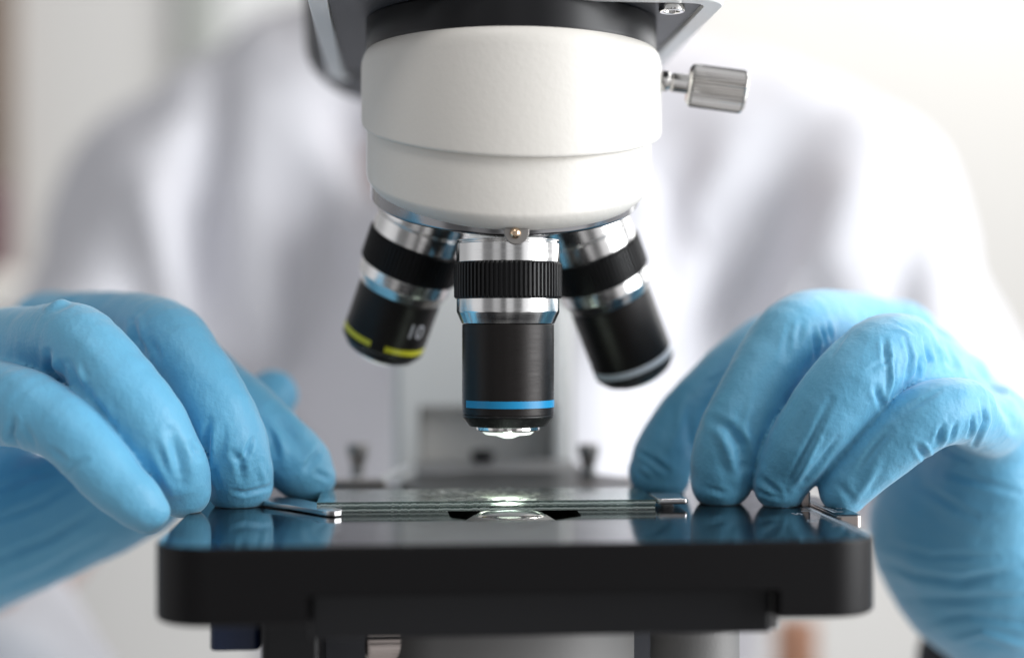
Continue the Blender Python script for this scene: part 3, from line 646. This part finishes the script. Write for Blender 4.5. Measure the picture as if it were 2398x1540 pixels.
# direction of increasing angle on screen: compute once for the front objective
u, v, a = frame((0, 0, -1)); sgn = 1 if (u * math.cos(math.atan2(-v[1], -u[1]) + .1) + v * math.sin(math.atan2(-v[1], -u[1]) + .1))[0] > 0 else -1
def loc(wx, wy, wz):                      # world mm -> microscope mm
    x_, y_ = wx + .9, wy; c_, s_ = math.cos(-YAW), math.sin(-YAW); return (x_ * c_ - y_ * s_, x_ * s_ + y_ * c_, wz)
objective((0, 0, 5.45), (0, 0, -1), 27.45, (21.45, 23.1), (sgn * -68, sgn * 112, 'blue'), top_ext=-3.3, label='middle objective with blue band pointing straight down')
aL = (-math.tan(math.radians(21.0)), .35, -1); aR = (math.tan(math.radians(21.8)), .36, -1)
cl = loc(-26.0, 29, 13.6); cr_ = loc(22.8, 33, 11.8)
def yrot(a_): x_, y_, z_ = a_; c_, s_ = math.cos(-YAW), math.sin(-YAW); return (x_ * c_ - y_ * s_, x_ * s_ + y_ * c_, z_)
objective(cl, yrot(aL), 21.0, (16.0, 17.5), (sgn * 6, sgn * 80, 'yellow', sgn * -85, sgn * -14), top_ext=3, text=('10', 41, 11.0, 5.3), label='left objective marked 10 with broken yellow band')
objective(cr_, yrot(aR), 26.0, (20.8, 22.6), (sgn * -110, sgn * 110, 'white_ink'), top_ext=5, label='right objective with white band')

# ---- stage
ZT = -40.8
sxx = (-71.6, 69.8, -56.0, 57.0)
def srect(i, z, r=11): return [(p[0], p[1], z) for p in rrect(sxx[0] + i, sxx[1] - i, sxx[2] + i, sxx[3] - i, max(r - i, .3), 14)]
stage = part('stage', stack([srect(.9, ZT - 15.1), srect(.3, ZT - 14.8), srect(0, ZT - 14.2), srect(0, ZT - .55), srect(.15, ZT - .2), srect(.5, ZT)]), M['stage_side'])
hole = [(-13.8, -13), (-13.3, -17.5), (-9.0, -21.5), (9.0, -21.5), (14.6, -16.0), (15.2, -12.5), (15.2, 12), (9, 18), (-9, 18), (-14.0, 12)]
boolean(stage, *stack([[(x_, y_, ZT - 30) for x_, y_ in hole], [(x_, y_, ZT + 5) for x_, y_ in hole]]))
boolean(stage, *rbox(-42, 48.5, -70, 70, ZT - 20, ZT - 9.4, .5, .1))
me = stage.data; me.materials.append(M['stage_top'])
for p in me.polygons:
    if p.normal.z > .35 and p.center.z > (ZT - 1) * S: p.material_index = 1 if p.normal.z > .97 else 0
    if p.normal.z > .99: p.use_smooth = False
part('slide_rail', rbox(-41.9, 48.0, -51, 40, -59.4, -50.9, 1, .5), M['blackpaint'])
part('end_stop', rbox(48.0, 49.8, -50, -30, -59.0, -51.5, .6, .4), M['pewter'])
part('painted_lamp_glint', rbox(-3.3, 3.0, -51.35, -50.9, -50.6, -49.5, .3, .1), M['glow'])  # glowing strip added where lamp light shows through the stage gap
# condenser
cond = part('condenser', lathe(rounded([(.1, -60), (22, -60), (22, -36), (27.4, -35), (27.4, -21.5), (16, -19.5), (13.2, -6), (10.4, -2.4), (8.0, -.9), (7.1, -.75), (6.8, -1.0), (.1, -1.2)], .7, 4), (0, -7.5, ZT + .35), n=120), M['pewter'])
part('top_lens', lathe([(6.8, -1.0)] + [(6.75 * math.cos(t), -1.0 + 1.15 * math.sin(t)) for t in np.linspace(.05, math.pi / 2 - .01, 12)], (0, -7.5, ZT + .35), n=72), M['condglass'], cond)
part('lens_rim', lathe(rounded([(6.8, -1.1), (7.15, -.45), (7.7, -.75), (8.2, -1.2)], .1), (0, -7.5, ZT + .35), n=96), M['nickel'], cond)
part('set_screw', lathe(rounded([(.1, 0), (1.25, 0), (1.25, 1.2), (.5, 1.2), (.1, .7)], .2), (0.3, -34.4, -69.5), (0, -1, 0), 24), M['brass'], cond)
# things slung under the stage
part('substage_frame', rbox(-46, 50, 32, 60, -110, -56.5, 1, .5), M['dull'])
part('focus_block', rbox(-53, -41, -30, 0, -95, -56, 1.5, .6), M['blackpaint'])
part('navy_bracket', rbox(-64, -53.6, -25, 5, -66.9, -55, 1.5, .6), M['navy'])
part('adjusting_screw', lathe(kp, loc(-38.0, -18, -66.6), (1, 0, 0), 300, mod=lambda i, t: (fl(30, .2)(i, t) if 2 < i < 5 else 0) - .0), M['bronze'], None, 25).scale = (1, 1, 1)
kn = part('stage_knob', lathe(rounded([(.1, 0), (6.3, 0), (6.3, 12), (.1, 12)], .5), (43, 0, -56), (0, 0, -1), 64), M['matte'])
part('lower_knob', lathe(rounded([(.1, 11.0), (9.5, 11.0), (10.2, 12), (10.2, 26), (.1, 26)], .5), (43, 0, -56), (0, 0, -1), 64), M['pewter'], kn)
# pillar behind the stage with its slide way
pil = part('pillar', rbox(-26.5, 28.0, 118, 175, -150, 76, 3, 1), M['pillar'])
boolean(pil, *rbox(-18.6, 23.5, 100, 130, -46.0, -23.5, 1.5, .5))
part('slide_way', rbox(-18.0, 23.0, 127, 129.5, -45.6, -23.9, 1, .3), M['slot'], pil)
part('arm_side', rbox(23.7, 29.5, 120, 170, -150, 60, 1, .5), M['slot'])
part('carriage_plate', rbox(-20, 28, 72, 110, -44.0, -39.6, 1, .4), M['plate'])
part('carriage_knob', lathe(rounded([(.1, 0), (3.2, .3), (3.8, 3.5), (.1, 4.2)], .8, 4), loc(-8.5, 96, -36.0 - 3), n=32), M['blackpaint'])
part('back_rail', lathe(rounded([(.1, 0), (30, 0), (30, 1.2), (.1, 1.2)], .3), (6, 47, ZT + .05), (0, 0, 1), 96), M['blackpaint'])
for wx, wz in ((-43.2, -41.2), (21.4, -41.2)):
    part('holder_screw', lathe(rounded([(.1, 0), (2.2, 0), (1.8, 2.8), (3.0, 6.6), (3.0, 9.0), (.1, 9.2)], .4), loc(wx, 78, wz), n=36), M['washer'])
part('holder_bracket', rbox(-47, -28, 52, 60, ZT + .05, ZT + 1.2, 1, .3), M['washer'])
part('holder_bracket', rbox(16, 40, 52, 60, ZT + .05, ZT + 1.2, 1, .3), M['washer'])
part('spring_pin', lathe(rounded([(.1, 0), (.95, 0), (.95, 9.5), (.1, 9.5)], .3), loc(-35.0, 56, -39.9), (.78, .55, .32), 24), M['alu'])
# slide clip lever at left, slide arm at right
def flat_poly(pts, z0, z1, b=.15):
    P = np.array(pts, float); c_ = P.mean(0); lp = []
    for i, z in ((b, z0), (0, z0 + b), (0, z1 - b), (b, z1)):
        D_ = P - c_; Ln = np.linalg.norm(D_, axis=1)[:, None]; q = c_ + D_ * (1 - i / Ln); lp.append([(a_[0], a_[1], z) for a_ in q])
    return stack(lp)
cw = [(-62.5, 7.5), (-57, 2.5), (-50, -4), (-44.5, -10.5), (-41.5, -14.2), (-40, -15.6), (-38.4, -15.9), (-37.2, -15.0), (-36.9, -13.4), (-37.6, -11.8), (-40.5, -7.0), (-44.5, .5), (-48.5, 6.5), (-53, 10.5), (-60, 13.5)]
part('slide_clip', flat_poly([loc(x_, y_, 0)[:2] for x_, y_ in cw], ZT + .25, ZT + 1.35), M['clip'])
part('slide_arm', rbox(*[loc(33.2, -1, 0)[0], loc(40.3, -1, 0)[0]], -3.0, 10, ZT + .95, ZT + 2.2, 1.0, .35), M['clip'])
part('arm_foot', rbox(loc(36, -1, 0)[0], loc(39, -1, 0)[0], 8, 14, ZT + .01, ZT + .9, .5, .1), M['clip'])
# vernier block off the right edge
vb = part('vernier_block', rbox(69.95, 75.6, -21.5, 16, ZT - 2.4, ZT + .25, 1.2, .25), M['bronze'])
part('vernier_plate', rbox(70.2, 75.4, -21.0, 15.6, ZT + .2, ZT + .5, 1.0, .1), M['stage_top'], vb)
part('guide_post', rbox(67.2, 69.6, -2, 2, ZT + .02, ZT + 3.4, .5, .2), M['bronze'])
# engraved scale: line, ticks and figures
def quad(x0, x1, y0, y1, z): return [(x0, y0, z), (x1, y0, z), (x1, y1, z), (x0, y1, z)], [(0, 1, 2, 3)]
zi = ZT + .03
rows = [quad(67.7, 68.7, -50, 14, zi)]
for k in range(24):
    y_ = -46.2 + k * 2.4; ln = 2.6 if k % 5 == 0 else 1.4
    rows.append(quad(67.6 - ln, 67.6, y_ - .28, y_ + .28, zi))
part('scale_lines', merge(*rows), M['grey_ink'], None, None)
rows = [quad(70.4, 71.0, -17, 14, ZT + .52)]
for k in range(12): rows.append(quad(71.1, 72.2 if k % 5 else 73.0, -16 + k * 2.2, -15.3 + k * 2.2, ZT + .52))
part('vernier_lines', merge(*rows), M['grey_ink'], vb, None)
def flat_text(s_, x_, y_, z_, sx2, sy2, par, name='scale_figure'):
    cu = bpy.data.curves.new('t', 'FONT'); cu.body = s_; cu.size = 1; cu.align_x = 'CENTER'; cu.align_y = 'CENTER'; cu.offset = .01
    to = bpy.data.objects.new('t', cu); col.objects.link(to); bpy.context.view_layer.update()
    me = bpy.data.meshes.new_from_object(to.evaluated_get(bpy.context.evaluated_depsgraph_get())); bpy.data.objects.remove(to)
    Vt = [(x_ + q.co.x * sx2, y_ + q.co.y * sy2, z_) for q in me.vertices]
    part(name, (Vt, [list(f_.vertices) for f_ in me.polygons]), M['grey_ink'], par, None)
flat_text('40', 62.9, -3.0, zi, 2.3, 4.6, None)
flat_text('50', 62.9, -15.0, zi, 2.3, 4.6, None)
flat_text('60', 62.9, -27.0, zi, 2.3, 4.6, None)
flat_text('10', 73.9, -9.0, ZT + .52, 1.5, 4.2, vb)

# lamp under the specimen
ld = bpy.data.lights.new('condenser_lamp', 'AREA'); ld.shape = 'DISK'; ld.size = .006; ld.energy = .009; ld.color = (.96, 1, .93)
lo_ = bpy.data.objects.new('condenser_lamp', ld); col.objects.link(lo_); lo_.parent = mic; lo_.location = (0, -.001, ZB + (ZT + .55) * S); lo_.rotation_euler = (math.pi, 0, 0)

# ------------------------------------------------------------------ two glass slides, one on the other
def slide(z0, dx, dy, label):
    x0, x1, y0, y1 = -43.2 + dx, 33.1 + dx, -4.2 + dy, 22.5 + dy; cx_, cy_ = (x0 + x1) / 2, (y0 + y1) / 2; zc = z0 + .55
    V, Fc = rbox(x0 - cx_, x1 - cx_, y0 - cy_, y1 - cy_, -.54, .54, .12, .05, 2)
    o = mesh_obj('glass_slide', V, Fc, None, None, 30, mats=[M['glass'], M['glass_edge']])
    fix_normals(o)
    for p in o.data.polygons: p.material_index = 0 if abs(p.normal.z) > .7 else 1
    R = Matrix.Rotation(YAW, 4, 'Z'); c_ = Vector((cx_, cy_, 0)); c_.rotate(R.to_euler())
    o.location = ((c_.x - .9) * S, c_.y * S, zc * S); o.rotation_euler = (0, 0, YAW)
    tag(o, label, 'glass slide', 'glass slides lying on the stage')
slide(ZT + .03, 0, 0, 'lower of the two clear glass slides, resting directly on the black stage')
slide(ZT + 1.17, .2, .1, 'upper of the two clear glass slides, its dusty top facing the objective')

# pale ragged film added on the upper slide to imitate a lamp-lit patch
m = M['film'] = bpy.data.materials.new('lamp_patch_film'); m.use_nodes = True; n = m.node_tree.nodes; l = m.node_tree.links
n.remove(n['Principled BSDF'])
t = n.new('ShaderNodeTexCoord'); ns = n.new('ShaderNodeTexNoise'); ns.inputs['Scale'].default_value = 700; ns.inputs['Detail'].default_value = 5; l.new(t.outputs['Object'], ns.inputs['Vector'])
r1 = n.new('ShaderNodeValToRGB'); r1.color_ramp.elements[0].position = .38; r1.color_ramp.elements[1].position = .62; l.new(ns.outputs[0], r1.inputs[0])
df = n.new('ShaderNodeBsdfDiffuse'); df.inputs[0].default_value = (.8, .81, .78, 1); tl = n.new('ShaderNodeBsdfTranslucent'); tl.inputs[0].default_value = (.85, .88, .80, 1)
a_ = n.new('ShaderNodeMixShader'); a_.inputs[0].default_value = .75; l.new(df.outputs[0], a_.inputs[1]); l.new(tl.outputs[0], a_.inputs[2])
tr = n.new('ShaderNodeBsdfTransparent'); b_ = n.new('ShaderNodeMixShader'); l.new(r1.outputs[0], b_.inputs[0]); l.new(tr.outputs[0], b_.inputs[1]); l.new(a_.outputs[0], b_.inputs[2])
l.new(b_.outputs[0], n['Material Output'].inputs[0])
top = [o for o in col.objects if o.get('label', '').startswith('upper of the two')][0]
pts = []
for k in range(60):
    t_ = k / 60 * 2 * math.pi; rr_ = 1 + .10 * math.sin(3 * t_ + 1) + .07 * math.sin(7 * t_) + .05 * math.sin(13 * t_ + 2)
    pts.append((4.3 + 8.0 * rr_ * math.cos(t_), -1.0 + 7.4 * rr_ * math.sin(t_)))
fv, ff = stack([[(x_, y_, .56) for x_, y_ in pts], [(x_, y_, .60) for x_, y_ in pts]])
o = mesh_obj('lamp_patch_film', fv, ff, M['film'], top, None)
